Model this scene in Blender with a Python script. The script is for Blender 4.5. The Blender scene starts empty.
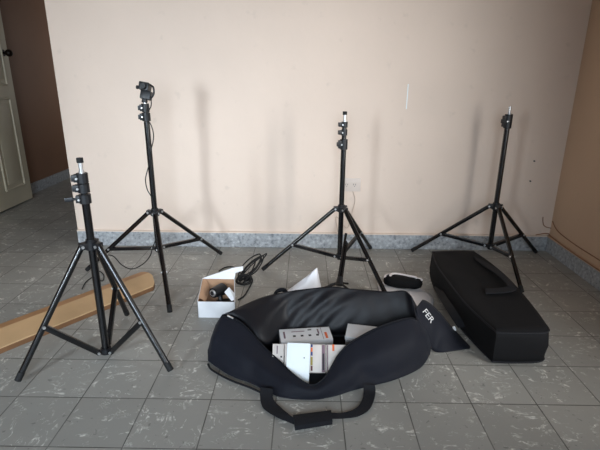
import bpy, bmesh, math, random
from mathutils import Vector, Matrix, noise
from mathutils.bvhtree import BVHTree
random.seed(7)
S = bpy.context.scene
COL = S.collection
V = Vector

# ---------------------------------------------------------------- camera
F_PX, PITCH, ROLL, YAW, H = 466.667, 0.313995, 0.0088438, -0.0101299, 1.09546
cp, sp, cy, sy = math.cos(PITCH), math.sin(PITCH), math.cos(YAW), math.sin(YAW)
cF = V((sy * cp, cy * cp, -sp)); R0 = V((cy, -sy, 0)); U0 = R0.cross(cF)
cR = math.cos(ROLL) * R0 + math.sin(ROLL) * U0
cU = -math.sin(ROLL) * R0 + math.cos(ROLL) * U0
EYE = V((0, 0, H))
cam_d = bpy.data.cameras.new('camera'); cam = bpy.data.objects.new('camera', cam_d); COL.objects.link(cam)
cam_d.sensor_width = 36; cam_d.lens = F_PX / 600 * 36; cam_d.clip_start = 0.02
M = Matrix((cR, cU, -cF)).transposed().to_4x4(); M.translation = EYE; cam.matrix_world = M
S.camera = cam


def ray(x, y): return cF + cR * ((x - 300) / F_PX) - cU * ((y - 225) / F_PX)


def gr(x, y, z=0.0):
    """surveyed point at height z"""
    d = ray(x, y); return EYE + d * ((z - H) / d.z)


def at(x, y, Y):
    """surveyed point at depth Y"""
    d = ray(x, y); return EYE + d * (Y / d.y)


# ---------------------------------------------------------------- helpers
def lin(c):
    return tuple((v / 255 / 12.92) if v / 255 <= 0.04045 else ((v / 255 + 0.055) / 1.055) ** 2.4 for v in c) + (1.0,)


def mat(name, rgb, rough=0.6, metal=0.0, spec=0.5, var=0.0, vscale=8.0, bump=0.0, bscale=60.0, sheen=0.0):
    m = bpy.data.materials.new(name); m.use_nodes = True
    nt = m.node_tree; b = nt.nodes['Principled BSDF']
    b.inputs['Base Color'].default_value = lin(rgb); b.inputs['Roughness'].default_value = rough
    b.inputs['Metallic'].default_value = metal; b.inputs['Specular IOR Level'].default_value = spec
    if sheen: b.inputs['Sheen Weight'].default_value = sheen
    tc = nt.nodes.new('ShaderNodeTexCoord')
    if var:
        n = nt.nodes.new('ShaderNodeTexNoise'); n.inputs['Scale'].default_value = vscale; n.inputs['Detail'].default_value = 5
        nt.links.new(tc.outputs['Object'], n.inputs['Vector'])
        r = nt.nodes.new('ShaderNodeMapRange'); r.inputs[1].default_value = 0.3; r.inputs[2].default_value = 0.7
        r.inputs[3].default_value = 1 - var; r.inputs[4].default_value = 1 + var
        nt.links.new(n.outputs['Fac'], r.inputs[0])
        mx = nt.nodes.new('ShaderNodeMix'); mx.data_type = 'RGBA'; mx.blend_type = 'MULTIPLY'; mx.inputs[0].default_value = 1
        mx.inputs[6].default_value = lin(rgb); nt.links.new(r.outputs[0], mx.inputs[7])
        nt.links.new(mx.outputs[2], b.inputs['Base Color'])
    if bump:
        n2 = nt.nodes.new('ShaderNodeTexNoise'); n2.inputs['Scale'].default_value = bscale; n2.inputs['Detail'].default_value = 4
        nt.links.new(tc.outputs['Object'], n2.inputs['Vector'])
        bp = nt.nodes.new('ShaderNodeBump'); bp.inputs['Strength'].default_value = bump; bp.inputs['Distance'].default_value = 0.01
        nt.links.new(n2.outputs['Fac'], bp.inputs['Height']); nt.links.new(bp.outputs[0], b.inputs['Normal'])
    return m


def org(o):
    p = V((0, 0, 0))
    while o: p = p + o.location; o = o.parent
    return p


def obj(name, bm, m, parent=None, smooth=True, angle=40):
    bmesh.ops.recalc_face_normals(bm, faces=bm.faces)
    if parent: bmesh.ops.translate(bm, verts=bm.verts, vec=-org(parent))
    me = bpy.data.meshes.new(name); bm.to_mesh(me); bm.free()
    if smooth:
        me.polygons.foreach_set('use_smooth', [True] * len(me.polygons))
        me.set_sharp_from_angle(angle=math.radians(angle))
    o = bpy.data.objects.new(name, me); COL.objects.link(o); me.materials.append(m)
    if parent: o.parent = parent
    return o


def tag(o, label, cat, group=None):
    o['label'] = label; o['category'] = cat
    if group: o['group'] = group
    return o


def thing(name, label, cat, loc, group=None):
    o = bpy.data.objects.new(name, None); COL.objects.link(o); o.location = loc; o.empty_display_size = 0.05
    return tag(o, label, cat, group)


def struct(name, bm, m, smooth=False):
    o = obj(name, bm, m, None, smooth); o['kind'] = 'structure'; return o


def frame(d):
    d = d.normalized(); a = V((0, 0, 1)) if abs(d.z) < 0.9 else V((1, 0, 0))
    x = d.cross(a).normalized(); return x, d.cross(x).normalized()


def tube(bm, a, b, r0, r1=None, n=16):
    a, b = V(a), V(b); r1 = r0 if r1 is None else r1
    x, y = frame(b - a); A = []; B = []
    for i in range(n):
        t = 2 * math.pi * i / n; e = x * math.cos(t) + y * math.sin(t)
        A.append(bm.verts.new(a + e * r0)); B.append(bm.verts.new(b + e * r1))
    for i in range(n): bm.faces.new((A[i], A[(i + 1) % n], B[(i + 1) % n], B[i]))
    bm.faces.new(A[::-1]); bm.faces.new(B)
    return bm


def bx(bm, c, s, rot=None, bev=0.0):
    r = bmesh.ops.create_cube(bm, size=1.0); vs = r['verts']
    for v in vs: v.co = V((v.co.x * s[0], v.co.y * s[1], v.co.z * s[2]))
    if bev:
        es = list({e for v in vs for e in v.link_edges})
        q = bmesh.ops.bevel(bm, geom=es, offset=bev, segments=2, affect='EDGES', profile=0.6)
        vs = list(set(q['verts']) | {v for v in vs if v.is_valid})
    m = (rot.to_4x4() if rot else Matrix.Identity(4)); m.translation = V(c)
    bmesh.ops.transform(bm, matrix=m, verts=vs)
    return bm


def wallbox(bm, lo, hi):
    return bx(bm, [(a + b) / 2 for a, b in zip(lo, hi)], [b - a for a, b in zip(lo, hi)])


def cat(P, n=8, closed=False):
    P = [V(p) for p in P]; out = []; N = len(P)
    rng = range(N if closed else N - 1)
    for i in rng:
        g = (lambda k: P[k % N]) if closed else (lambda k: P[min(max(k, 0), N - 1)])
        p0, p1, p2, p3 = g(i - 1), g(i), g(i + 1), g(i + 2)
        for k in range(n):
            t = k / n
            out.append(0.5 * ((2 * p1) + (p2 - p0) * t + (2 * p0 - 5 * p1 + 4 * p2 - p3) * t * t + (3 * p1 - p0 - 3 * p2 + p3) * t ** 3))
    if not closed: out.append(P[-1].copy())
    return out


def sweep(bm, P, r, n=8, sub=8, closed=False):
    P = cat(P, sub, closed) if sub > 1 else [V(p) for p in P]
    rings = []; prev = None; N = len(P)
    for i, p in enumerate(P):
        d = (P[(i + 1) % N] - P[i - 1]) if closed else (P[min(i + 1, N - 1)] - P[max(i - 1, 0)])
        if d.length < 1e-9: d = V((0, 0, 1))
        d.normalize()
        if prev is None: x, y = frame(d)
        else:
            x = (prev - d * prev.dot(d)).normalized(); y = d.cross(x)
        prev = x
        rings.append([bm.verts.new(p + (x * math.cos(2 * math.pi * k / n) + y * math.sin(2 * math.pi * k / n)) * r) for k in range(n)])
    for i in range(N if closed else N - 1):
        a, b = rings[i], rings[(i + 1) % N]
        for k in range(n): bm.faces.new((a[k], a[(k + 1) % n], b[(k + 1) % n], b[k]))
    if not closed:
        bm.faces.new(rings[0][::-1]); bm.faces.new(rings[-1])
    return bm


def grid(bm, rows):
    """loft a rectangular grid of points, returns vert grid"""
    G = [[bm.verts.new(p) for p in r] for r in rows]
    for i in range(len(G) - 1):
        for j in range(len(G[0]) - 1):
            bm.faces.new((G[i][j], G[i][j + 1], G[i + 1][j + 1], G[i + 1][j]))
    return G


def solid(o, t, offset=-1, sub=0):
    if sub:
        s = o.modifiers.new('sub', 'SUBSURF'); s.levels = sub; s.render_levels = sub
    m = o.modifiers.new('solid', 'SOLIDIFY'); m.thickness = t; m.offset = offset
    return o


def thick_loft(bm, A, B, up, n=6, sub=4, puff=0.0, rnd=0.0):
    """closed slab between edge polylines A and B with thickness vector `up`"""
    A, B = cat(A, sub), cat(B, sub); rows = []
    for a, b in zip(A, B):
        r = []
        for k in range(n + 1):
            t = k / n; p = a.lerp(b, t)
            p = p + up.normalized() * (puff * math.sin(math.pi * t))
            if rnd: p = p + up.normalized() * rnd * noise.noise(p * 14)
            r.append(p)
        rows.append(r)
    T = grid(bm, [[p + up for p in r] for r in rows]); Bt = grid(bm, rows)
    m, w = len(rows), n + 1
    for i in range(m - 1):
        for j in (0, w - 1): bm.faces.new((T[i][j], T[i + 1][j], Bt[i + 1][j], Bt[i][j]))
    for j in range(w - 1):
        for i in (0, m - 1): bm.faces.new((T[i][j], T[i][j + 1], Bt[i][j + 1], Bt[i][j]))
    return bm


# ---------------------------------------------------------------- materials
mBlack = mat('black_painted_metal', (9, 9, 12), 0.24, 0.0, 0.7, bump=0.03, bscale=200)
mPlastic = mat('black_plastic', (17, 18, 22), 0.45)
mRubber = mat('black_rubber', (16, 16, 17), 0.75)
mChrome = mat('chrome', (215, 215, 215), 0.38, 0.85)
mNavy = mat('navy_black_nylon', (20, 22, 31), 0.65, 0, 0.2, var=0.12, vscale=6, bump=0.12, bscale=420, sheen=0.05)
mLining = mat('dark_lining', (17, 17, 22), 0.5, 0, 0.35, bump=0.08, bscale=300)
mCase = mat('black_canvas', (19, 19, 21), 0.8, 0, 0.18, var=0.1, vscale=9, bump=0.15, bscale=500)
mWeb = mat('black_webbing', (21, 22, 27), 0.75, 0, 0.3, bump=0.3, bscale=500)
mWhiteBox = mat('white_carton', (228, 228, 230), 0.5, var=0.03, vscale=14)
mCream = mat('cream_carton', (214, 204, 196), 0.5, var=0.04, vscale=14)
mBrownCarton = mat('brown_carton', (176, 138, 108), 0.8, var=0.06, vscale=20)
mPlank = mat('tan_board', (200, 164, 122), 0.62, var=0.1, vscale=5, bump=0.05, bscale=40)
mPlankB = mat('board_bevel_warm_lit', (190, 144, 100), 0.65, var=0.1, vscale=6)  # warmer light on the bevel put into a more orange board colour
mPlankEdge = mat('board_edge', (120, 84, 54), 0.75, var=0.1, vscale=12)
mFilm = mat('white_plastic_film', (240, 239, 243), 0.4, 0, 0.5, bump=0.2, bscale=40)
mPaper = mat('white_paper', (232, 238, 240), 0.55, var=0.02, vscale=20)
mInk = mat('dark_ink', (30, 28, 32), 0.6)
mOrange = mat('orange_ink', (225, 110, 60), 0.6)
mBlue = mat('blue_ink', (50, 60, 120), 0.6)
mOlive = mat('olive_ink', (150, 135, 55), 0.6)
mRed = mat('maroon_ink', (95, 40, 42), 0.6)
mPink = mat('mauve_ink', (120, 95, 105), 0.6)
mTagW = mat('white_print', (215, 215, 215), 0.6)
mPiping = mat('white_piping', (215, 205, 200), 0.6)
mZip = mat('zipper_black', (22, 23, 28), 0.8, 0, .2)
mOutlet = mat('outlet_plastic', (214, 200, 190), 0.4)
mWire = mat('painted_wire', (196, 176, 160), 0.6)
mWireD = mat('brown_wire', (150, 110, 84), 0.6)
mDoor = mat('cream_door_paint', (206, 194, 168), 0.45, var=0.04, vscale=4)
mFrame = mat('aluminium_frame', (170, 170, 168), 0.4, 0.6)
mCeil = mat('ceiling_paint', (220, 200, 174), 0.85, var=0.02)


def wall_paint(name, rgb):
    m = mat(name, rgb, 0.55, 0, 0.3)
    nt = m.node_tree; b = nt.nodes['Principled BSDF']; tc = nt.nodes['Texture Coordinate']
    n1 = nt.nodes.new('ShaderNodeTexNoise'); n1.inputs['Scale'].default_value = 1.6; n1.inputs['Detail'].default_value = 6
    n2 = nt.nodes.new('ShaderNodeTexNoise'); n2.inputs['Scale'].default_value = 14; n2.inputs['Detail'].default_value = 4
    for n in (n1, n2): nt.links.new(tc.outputs['Object'], n.inputs['Vector'])
    r1 = nt.nodes.new('ShaderNodeMapRange'); r1.inputs[1].default_value = .3; r1.inputs[2].default_value = .7; r1.inputs[3].default_value = .95; r1.inputs[4].default_value = 1.03
    r2 = nt.nodes.new('ShaderNodeMapRange'); r2.inputs[1].default_value = .66; r2.inputs[2].default_value = .8; r2.inputs[3].default_value = 1.0; r2.inputs[4].default_value = .9
    nt.links.new(n1.outputs['Fac'], r1.inputs[0]); nt.links.new(n2.outputs['Fac'], r2.inputs[0])
    mu = nt.nodes.new('ShaderNodeMath'); mu.operation = 'MULTIPLY'
    nt.links.new(r1.outputs[0], mu.inputs[0]); nt.links.new(r2.outputs[0], mu.inputs[1])
    mx = nt.nodes.new('ShaderNodeMix'); mx.data_type = 'RGBA'; mx.blend_type = 'MULTIPLY'; mx.inputs[0].default_value = 1
    mx.inputs[6].default_value = lin(rgb); nt.links.new(mu.outputs[0], mx.inputs[7]); nt.links.new(mx.outputs[2], b.inputs['Base Color'])
    n3 = nt.nodes.new('ShaderNodeTexNoise'); n3.inputs['Scale'].default_value = 9; n3.inputs['Detail'].default_value = 6
    nt.links.new(tc.outputs['Object'], n3.inputs['Vector'])
    bp = nt.nodes.new('ShaderNodeBump'); bp.inputs['Strength'].default_value = .12; bp.inputs['Distance'].default_value = .02
    nt.links.new(n3.outputs['Fac'], bp.inputs['Height']); nt.links.new(bp.outputs[0], b.inputs['Normal'])
    return m


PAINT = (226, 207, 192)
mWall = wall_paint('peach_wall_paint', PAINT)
mWallR = wall_paint('shaded_wall_paint', (212, 182, 154))  # wall paint darkened to tan: the right wall's shade put into its colour
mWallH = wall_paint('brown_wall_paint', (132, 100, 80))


def tile_mat():
    m = bpy.data.materials.new('vinyl_floor_tiles'); m.use_nodes = True
    nt = m.node_tree; N = nt.nodes; L = nt.links; b = N['Principled BSDF']
    T = 0.2286; ox, oy = -1.00775, 1.36989
    geo = N.new('ShaderNodeTexCoord')

    def vm(op, a, bb=None):
        n = N.new('ShaderNodeVectorMath'); n.operation = op
        for i, q in enumerate((a, bb)):
            if q is None: continue
            if isinstance(q, tuple): n.inputs[i].default_value = q
            else: L.new(q, n.inputs[i])
        return n.outputs[0]

    def mm(op, a, bb=None, cc=None):
        n = N.new('ShaderNodeMath'); n.operation = op
        for i, q in enumerate((a, bb, cc)):
            if q is None: continue
            if isinstance(q, (int, float)): n.inputs[i].default_value = q
            else: L.new(q, n.inputs[i])
        return n.outputs[0]

    def mixc(f, a, bb):
        n = N.new('ShaderNodeMix'); n.data_type = 'RGBA'
        L.new(f, n.inputs[0])
        for i, q in ((6, a), (7, bb)):
            if isinstance(q, tuple): n.inputs[i].default_value = q
            else: L.new(q, n.inputs[i])
        return n.outputs[2]

    def rng(v, a, bb, c, d):
        n = N.new('ShaderNodeMapRange'); L.new(v, n.inputs[0])
        for i, q in enumerate((a, bb, c, d)): n.inputs[i + 1].default_value = q
        return n.outputs[0]

    def noi(vec, sc, det=4, dist=0.0):
        n = N.new('ShaderNodeTexNoise'); L.new(vec, n.inputs['Vector']); n.inputs['Scale'].default_value = sc
        n.inputs['Detail'].default_value = det; n.inputs['Distortion'].default_value = dist
        return n.outputs['Fac']
    uv = vm('MULTIPLY', vm('SUBTRACT', geo.outputs['Object'], (ox, oy, 0)), (1 / T, 1 / T, 0))
    cell = vm('FLOOR', uv); fr = vm('SUBTRACT', uv, cell)
    wn = N.new('ShaderNodeTexWhiteNoise'); wn.noise_dimensions = '3D'; L.new(cell, wn.inputs['Vector'])
    s = N.new('ShaderNodeSeparateXYZ'); L.new(fr, s.inputs[0])
    ex = mm('MINIMUM', s.outputs[0], mm('SUBTRACT', 1.0, s.outputs[0]))
    ey = mm('MINIMUM', s.outputs[1], mm('SUBTRACT', 1.0, s.outputs[1]))
    e = mm('MINIMUM', ex, ey)
    grout = rng(e, 0.004, 0.012, 1, 0)
    # per-tile shift and quarter turns of the marbling
    off = vm('SCALE', wn.outputs['Color']); off.node.inputs['Scale'].default_value = 37.0
    rot = N.new('ShaderNodeVectorRotate'); rot.rotation_type = 'Z_AXIS'; L.new(fr, rot.inputs['Vector'])
    L.new(mm('MULTIPLY', mm('FLOOR', mm('MULTIPLY', wn.outputs['Value'], 4.0)), 1.5708), rot.inputs['Angle'])
    q = vm('ADD', rot.outputs[0], off)
    qs = vm('MULTIPLY', q, (1.0, 1.6, 1.0))
    # white streaks: thin contour of a warped noise, broken up by another noise
    n1 = noi(qs, 2.2, 3, 1.3)
    band = rng(mm('ABSOLUTE', mm('SUBTRACT', n1, 0.5)), 0.010, 0.034, 1, 0)
    patch = rng(noi(q, 3.4, 3, 0.4), 0.51, 0.60, 0, 1)
    fine = rng(noi(q, 16, 3, 0.6), 0.42, 0.6, 0.15, 1)
    white = mm('MULTIPLY', mm('MULTIPLY', band, patch), fine)
    n4 = noi(qs, 8.0, 3, 1.0)
    band2 = mm('MULTIPLY', rng(mm('ABSOLUTE', mm('SUBTRACT', n4, 0.52)), 0.004, 0.016, 1, 0), rng(noi(q, 5.1, 2, 0.3), 0.57, 0.66, 0, 0.85))
    white = mm('MAXIMUM', white, band2)
    dark = mm('MULTIPLY', rng(noi(q, 11, 3, 0.5), 0.67, 0.72, 0, 1), 0.45)
    tone = rng(wn.outputs['Value'], 0, 1, 0.93, 1.06)
    soft = rng(noi(geo.outputs['Object'], 2.2, 5, 0.3), 0.3, 0.7, 0.92, 1.06)
    base = lin((152, 150, 144))
    tm = N.new('ShaderNodeMix'); tm.data_type = 'RGBA'; tm.blend_type = 'MULTIPLY'; tm.inputs[0].default_value = 1
    tm.inputs[6].default_value = base; L.new(mm('MULTIPLY', tone, soft), tm.inputs[7])
    c = mixc(mm('MULTIPLY', white, 0.85), tm.outputs[2], lin((226, 224, 216)))
    c = mixc(dark, c, lin((72, 70, 68)))
    dirt = rng(noi(geo.outputs['Object'], 7, 4, 0.2), 0.35, 0.6, 0.6, 0.95)
    c = mixc(mm('MULTIPLY', grout, dirt), c, lin((58, 54, 50)))
    L.new(c, b.inputs['Base Color'])
    L.new(rng(noi(geo.outputs['Object'], 5, 4, 0.2), 0.3, 0.7, 0.36, 0.52), b.inputs['Roughness'])
    b.inputs['Specular IOR Level'].default_value = 0.4
    bp = N.new('ShaderNodeBump'); bp.inputs['Strength'].default_value = 0.25; bp.inputs['Distance'].default_value = 0.003
    L.new(mm('SUBTRACT', 1.0, grout), bp.inputs['Height']); L.new(bp.outputs[0], b.inputs['Normal'])
    return m


def terrazzo():
    m = mat('speckled_baseboard', (150, 156, 162), 0.4)
    nt = m.node_tree; N = nt.nodes; L = nt.links; b = N['Principled BSDF']; tc = N['Texture Coordinate']
    v = N.new('ShaderNodeTexNoise'); v.inputs['Scale'].default_value = 55; v.inputs['Detail'].default_value = 5
    L.new(tc.outputs['Object'], v.inputs['Vector'])
    cr = N.new('ShaderNodeValToRGB'); e = cr.color_ramp.elements
    e[0].position = .32; e[0].color = lin((122, 125, 130)); e[1].position = .68; e[1].color = lin((196, 198, 199))
    k = cr.color_ramp.elements.new(.44); k.color = lin((158, 160, 162)); k = cr.color_ramp.elements.new(.58); k.color = lin((168, 171, 175))
    L.new(v.outputs['Fac'], cr.inputs[0]); L.new(cr.outputs[0], b.inputs['Base Color'])
    return m


mTile = tile_mat(); mTerr = terrazzo()

# ---------------------------------------------------------------- the room
BW, RW, LW, RY, EX, CH, HY = 2.90, 1.60, -2.56, -1.3, -1.495, 2.65, 6.4
struct('floor', wallbox(bmesh.new(), (LW - .15, RY - .15, -.1), (RW + .15, HY + .1, 0)), mTile)
struct('ceiling', wallbox(bmesh.new(), (LW - .15, RY - .15, CH), (RW + .15, HY + .1, CH + .1)), mCeil)
bm = wallbox(bmesh.new(), (EX, BW, 0), (RW + .15, BW + .14, CH)); wallbox(bm, (LW, BW, 2.15), (EX, BW + .14, CH))
wb = struct('wall_back', bm, mWall)
# right wall with its window opening
W1 = (.45, 1.25, .35, 1.9)
bm = bmesh.new()
wallbox(bm, (RW, W1[1], 0), (RW + .15, BW, CH)); wallbox(bm, (RW, RY, 0), (RW + .15, W1[0], CH))
wallbox(bm, (RW, W1[0], 0), (RW + .15, W1[1], W1[2])); wallbox(bm, (RW, W1[0], W1[3]), (RW + .15, W1[1], CH))
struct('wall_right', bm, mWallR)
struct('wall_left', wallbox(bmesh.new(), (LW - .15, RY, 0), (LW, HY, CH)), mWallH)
W3 = (5.2, 6.0, .6, 1.9)  # unseen hall opening, added to let fill light in
bm = wallbox(bmesh.new(), (EX, BW + .14, 0), (EX + .14, W3[0], CH)); wallbox(bm, (EX, W3[1], 0), (EX + .14, HY, CH)); wallbox(bm, (EX, W3[0], 0), (EX + .14, W3[1], W3[2])); wallbox(bm, (EX, W3[0], W3[3]), (EX + .14, W3[1], CH))
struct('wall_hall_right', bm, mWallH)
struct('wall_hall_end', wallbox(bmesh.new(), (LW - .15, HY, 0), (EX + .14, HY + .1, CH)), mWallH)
# rear wall with its window and an added opening for fill light
W2 = (-2.30, -1.82, .85, 1.75)
W4 = (-.75, .45, .7, 1.9)
bm = bmesh.new()
for xa, xb in ((LW - .15, W2[0]), (W2[1], W4[0]), (W4[1], RW + .15)): wallbox(bm, (xa, RY - .15, 0), (xb, RY, CH))
for w in (W2, W4): wallbox(bm, (w[0], RY - .15, 0), (w[1], RY, w[2])); wallbox(bm, (w[0], RY - .15, w[3]), (w[1], RY, CH))
struct('wall_rear', bm, mWall)


def win_frame(name, lo, hi, axis):
    bm = bmesh.new(); t = .045
    (x0, y0, z0), (x1, y1, z1) = lo, hi
    if axis == 'y':
        xm = (x0 + x1) / 2
        for z in (z0 + t / 2, z1 - t / 2): bx(bm, (xm, (y0 + y1) / 2, z), (t, y1 - y0, t))
        for y in (y0 + t / 2, (y0 + y1) / 2, y1 - t / 2): bx(bm, (xm, y, (z0 + z1) / 2), (t, t, z1 - z0))
    else:
        ym = (y0 + y1) / 2
        for z in (z0 + t / 2, z1 - t / 2): bx(bm, ((x0 + x1) / 2, ym, z), (x1 - x0, t, t))
        for x in (x0 + t / 2, (x0 + x1) / 2, x1 - t / 2): bx(bm, (x, ym, (z0 + z1) / 2), (t, t, z1 - z0))
    return struct(name, bm, mFrame)


win_frame('window_1', (RW + .04, W1[0], W1[2]), (RW + .11, W1[1], W1[3]), 'y')
win_frame('window_2', (W2[0], RY - .11, W2[2]), (W2[1], RY - .04, W2[3]), 'x')

win_frame('added_fill_window', (W4[0], RY - .11, W4[2]), (W4[1], RY - .04, W4[3]), 'x')  # frame of the unseen opening added behind the camera
win_frame('added_hall_window', (EX + .03, W3[0], W3[2]), (EX + .10, W3[1], W3[3]), 'y')  # frame of the added hall opening

# baseboards: speckled stone strip with a painted ledge above
BH = .098


def base(name, lo, hi):
    bm = bmesh.new(); bx(bm, [(a + b) / 2 for a, b in zip(lo, hi)], [b - a for a, b in zip(lo, hi)], None, .003)
    return struct(name, bm, mTerr)


base('baseboard_back', (EX, BW - .016, 0), (RW - .016, BW, BH))
base('baseboard_right', (RW - .016, 1.0, 0), (RW, BW, BH))
base('baseboard_left', (LW, 2.2, 0), (LW + .016, HY, BH))
struct('trim_1', bx(bmesh.new(), ((EX + RW) / 2, BW - .010, BH + .004), (RW - EX, .020, .008), None, .002), mWall)
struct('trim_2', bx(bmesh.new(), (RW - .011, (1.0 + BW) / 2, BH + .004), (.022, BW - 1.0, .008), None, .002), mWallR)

# hallway door, opened parallel to the left wall
DX, D0, D1, DH = -2.465, 3.22, 4.04, 2.03
bm = bmesh.new()
bx(bm, (DX, (D0 + D1) / 2, .012 + DH / 2), (.036, D1 - D0, DH), None, .003)
door = struct('door_1', bm, mDoor)
for zc, zh in ((.52, .72), (1.42, .86)):
    for yc in (D0 + .22, D1 - .22):
        b2 = bmesh.new()
        y0, y1, z0, z1 = yc - .13, yc + .13, zc - zh / 2, zc + zh / 2
        xf = DX + .018
        for (a, b) in (((y0, z0), (y1, z0)), ((y1, z0), (y1, z1)), ((y1, z1), (y0, z1)), ((y0, z1), (y0, z0))):
            tube(b2, (xf + .002, a[0], a[1]), (xf + .002, b[0], b[1]), .010, n=8)
        bx(b2, (xf + .003, yc, zc), (.010, .18, zh - .08), None, .004)
        obj('door_panel', b2, mDoor, door)
kz = at(8, 53, 3.98).z
bm = bmesh.new(); tube(bm, (DX + .018, 3.975, kz), (DX + .05, 3.975, kz), .012, .010)
bmesh.ops.create_uvsphere(bm, u_segments=16, v_segments=10, radius=.029, matrix=Matrix.Translation((DX + .066, 3.975, kz)))
tube(bm, (DX + .017, 3.975, kz), (DX + .024, 3.975, kz), .026)
obj('door_knob', bm, mat('dark_knob', (30, 20, 14), .4, .6), door)

# outlet and its wires
P = V((.292, BW, .427))
t = thing('wall_outlet', 'cream wall outlet plate on the back wall, partly behind the middle light stand', 'outlet', P)
bm = bmesh.new(); bx(bm, (P.x, BW - .004, P.z), (.122, .008, .086), None, .003); obj('cover_plate', bm, mOutlet, t)
for sx in (-.028, .022):
    bm = bmesh.new(); tube(bm, (P.x + sx, BW - .007, P.z), (P.x + sx, BW - .0095, P.z), .017, n=20)
    so = obj('socket', bm, mOutlet, t)
    bm = bmesh.new()
    for dx in (-.006, .006): bx(bm, (P.x + sx + dx, BW - .0098, P.z + .003), (.0025, .001, .009))
    bx(bm, (P.x + sx, BW - .0098, P.z - .008), (.004, .001, .004)); obj('slot', bm, mInk, so)
pw = [(P.x + .012, BW - .004, P.z - .04), at(355, 200, BW - .005), at(352, 212, BW - .005), at(350, 222, BW - .006), at(346, 228, BW - .006), at(337, 217, BW - .006), at(336, 222, BW - .006), at(338, 232, BW - .020)]
bm = bmesh.new(); sweep(bm, pw, .0022, 8)
tag(obj('outlet_wire', bm, mWire), 'thin paint-covered wire hanging below the wall outlet', 'wire')
c0 = BW - .006
pw = [at(543, 217, BW - .004), at(543, 222, c0), at(544.5, 226, c0), at(550, 228, c0), at(556, 227.5, c0), V((RW - .006, BW - .02, .205)), V((RW - .006, 2.8, .165)), V((RW - .006, 2.6, .15)), V((RW - .005, 2.3, .15)), V((RW - .005, 1.8, .15)), V((RW - .005, 1.2, .15))]
bm = bmesh.new(); sweep(bm, pw, .003, 8)
tag(obj('phone_cable', bm, mWireD), 'thin brown cable from the corner along the right wall above the baseboard', 'cable')
pw = [V((RW - .10, BW - .024, .113)), V((RW - .03, BW - .028, .125)), V((RW - .026, BW - .08, .118)), V((RW - .027, 2.6, .111)), V((RW - .027, 2.2, .111)), V((RW - .027, 1.2, .111))]
bm = bmesh.new(); sweep(bm, pw, .0035, 8)
tag(obj('phone_cable', bm, mWireD), 'brown cable lying on the ledge of the right baseboard, lower of two', 'cable')
for (x, y), lb in (((534, 161), 'upper small dark nail in the back wall right of the far right stand'), ((530, 181), 'lower small dark nail in the back wall right of the far right stand')):
    p = at(x, y, BW); bm = bmesh.new(); tube(bm, (p.x, BW + .004, p.z), (p.x, BW - .008, p.z), .0045, n=10)
    tag(obj('wall_nail', bm, mInk), lb, 'nail', 'nails in the back wall')
p0, p1 = at(407.5, 84, BW), at(407, 109, BW)
bm = bmesh.new(); bx(bm, ((p0.x + p1.x) / 2, BW - .0006, (p0.z + p1.z) / 2), (.006, .0016, abs(p0.z - p1.z)))
obj('paint_scratch', bm, mPaper, wb)

# ---------------------------------------------------------------- light stands
GROUP = 'black light stands'


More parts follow.
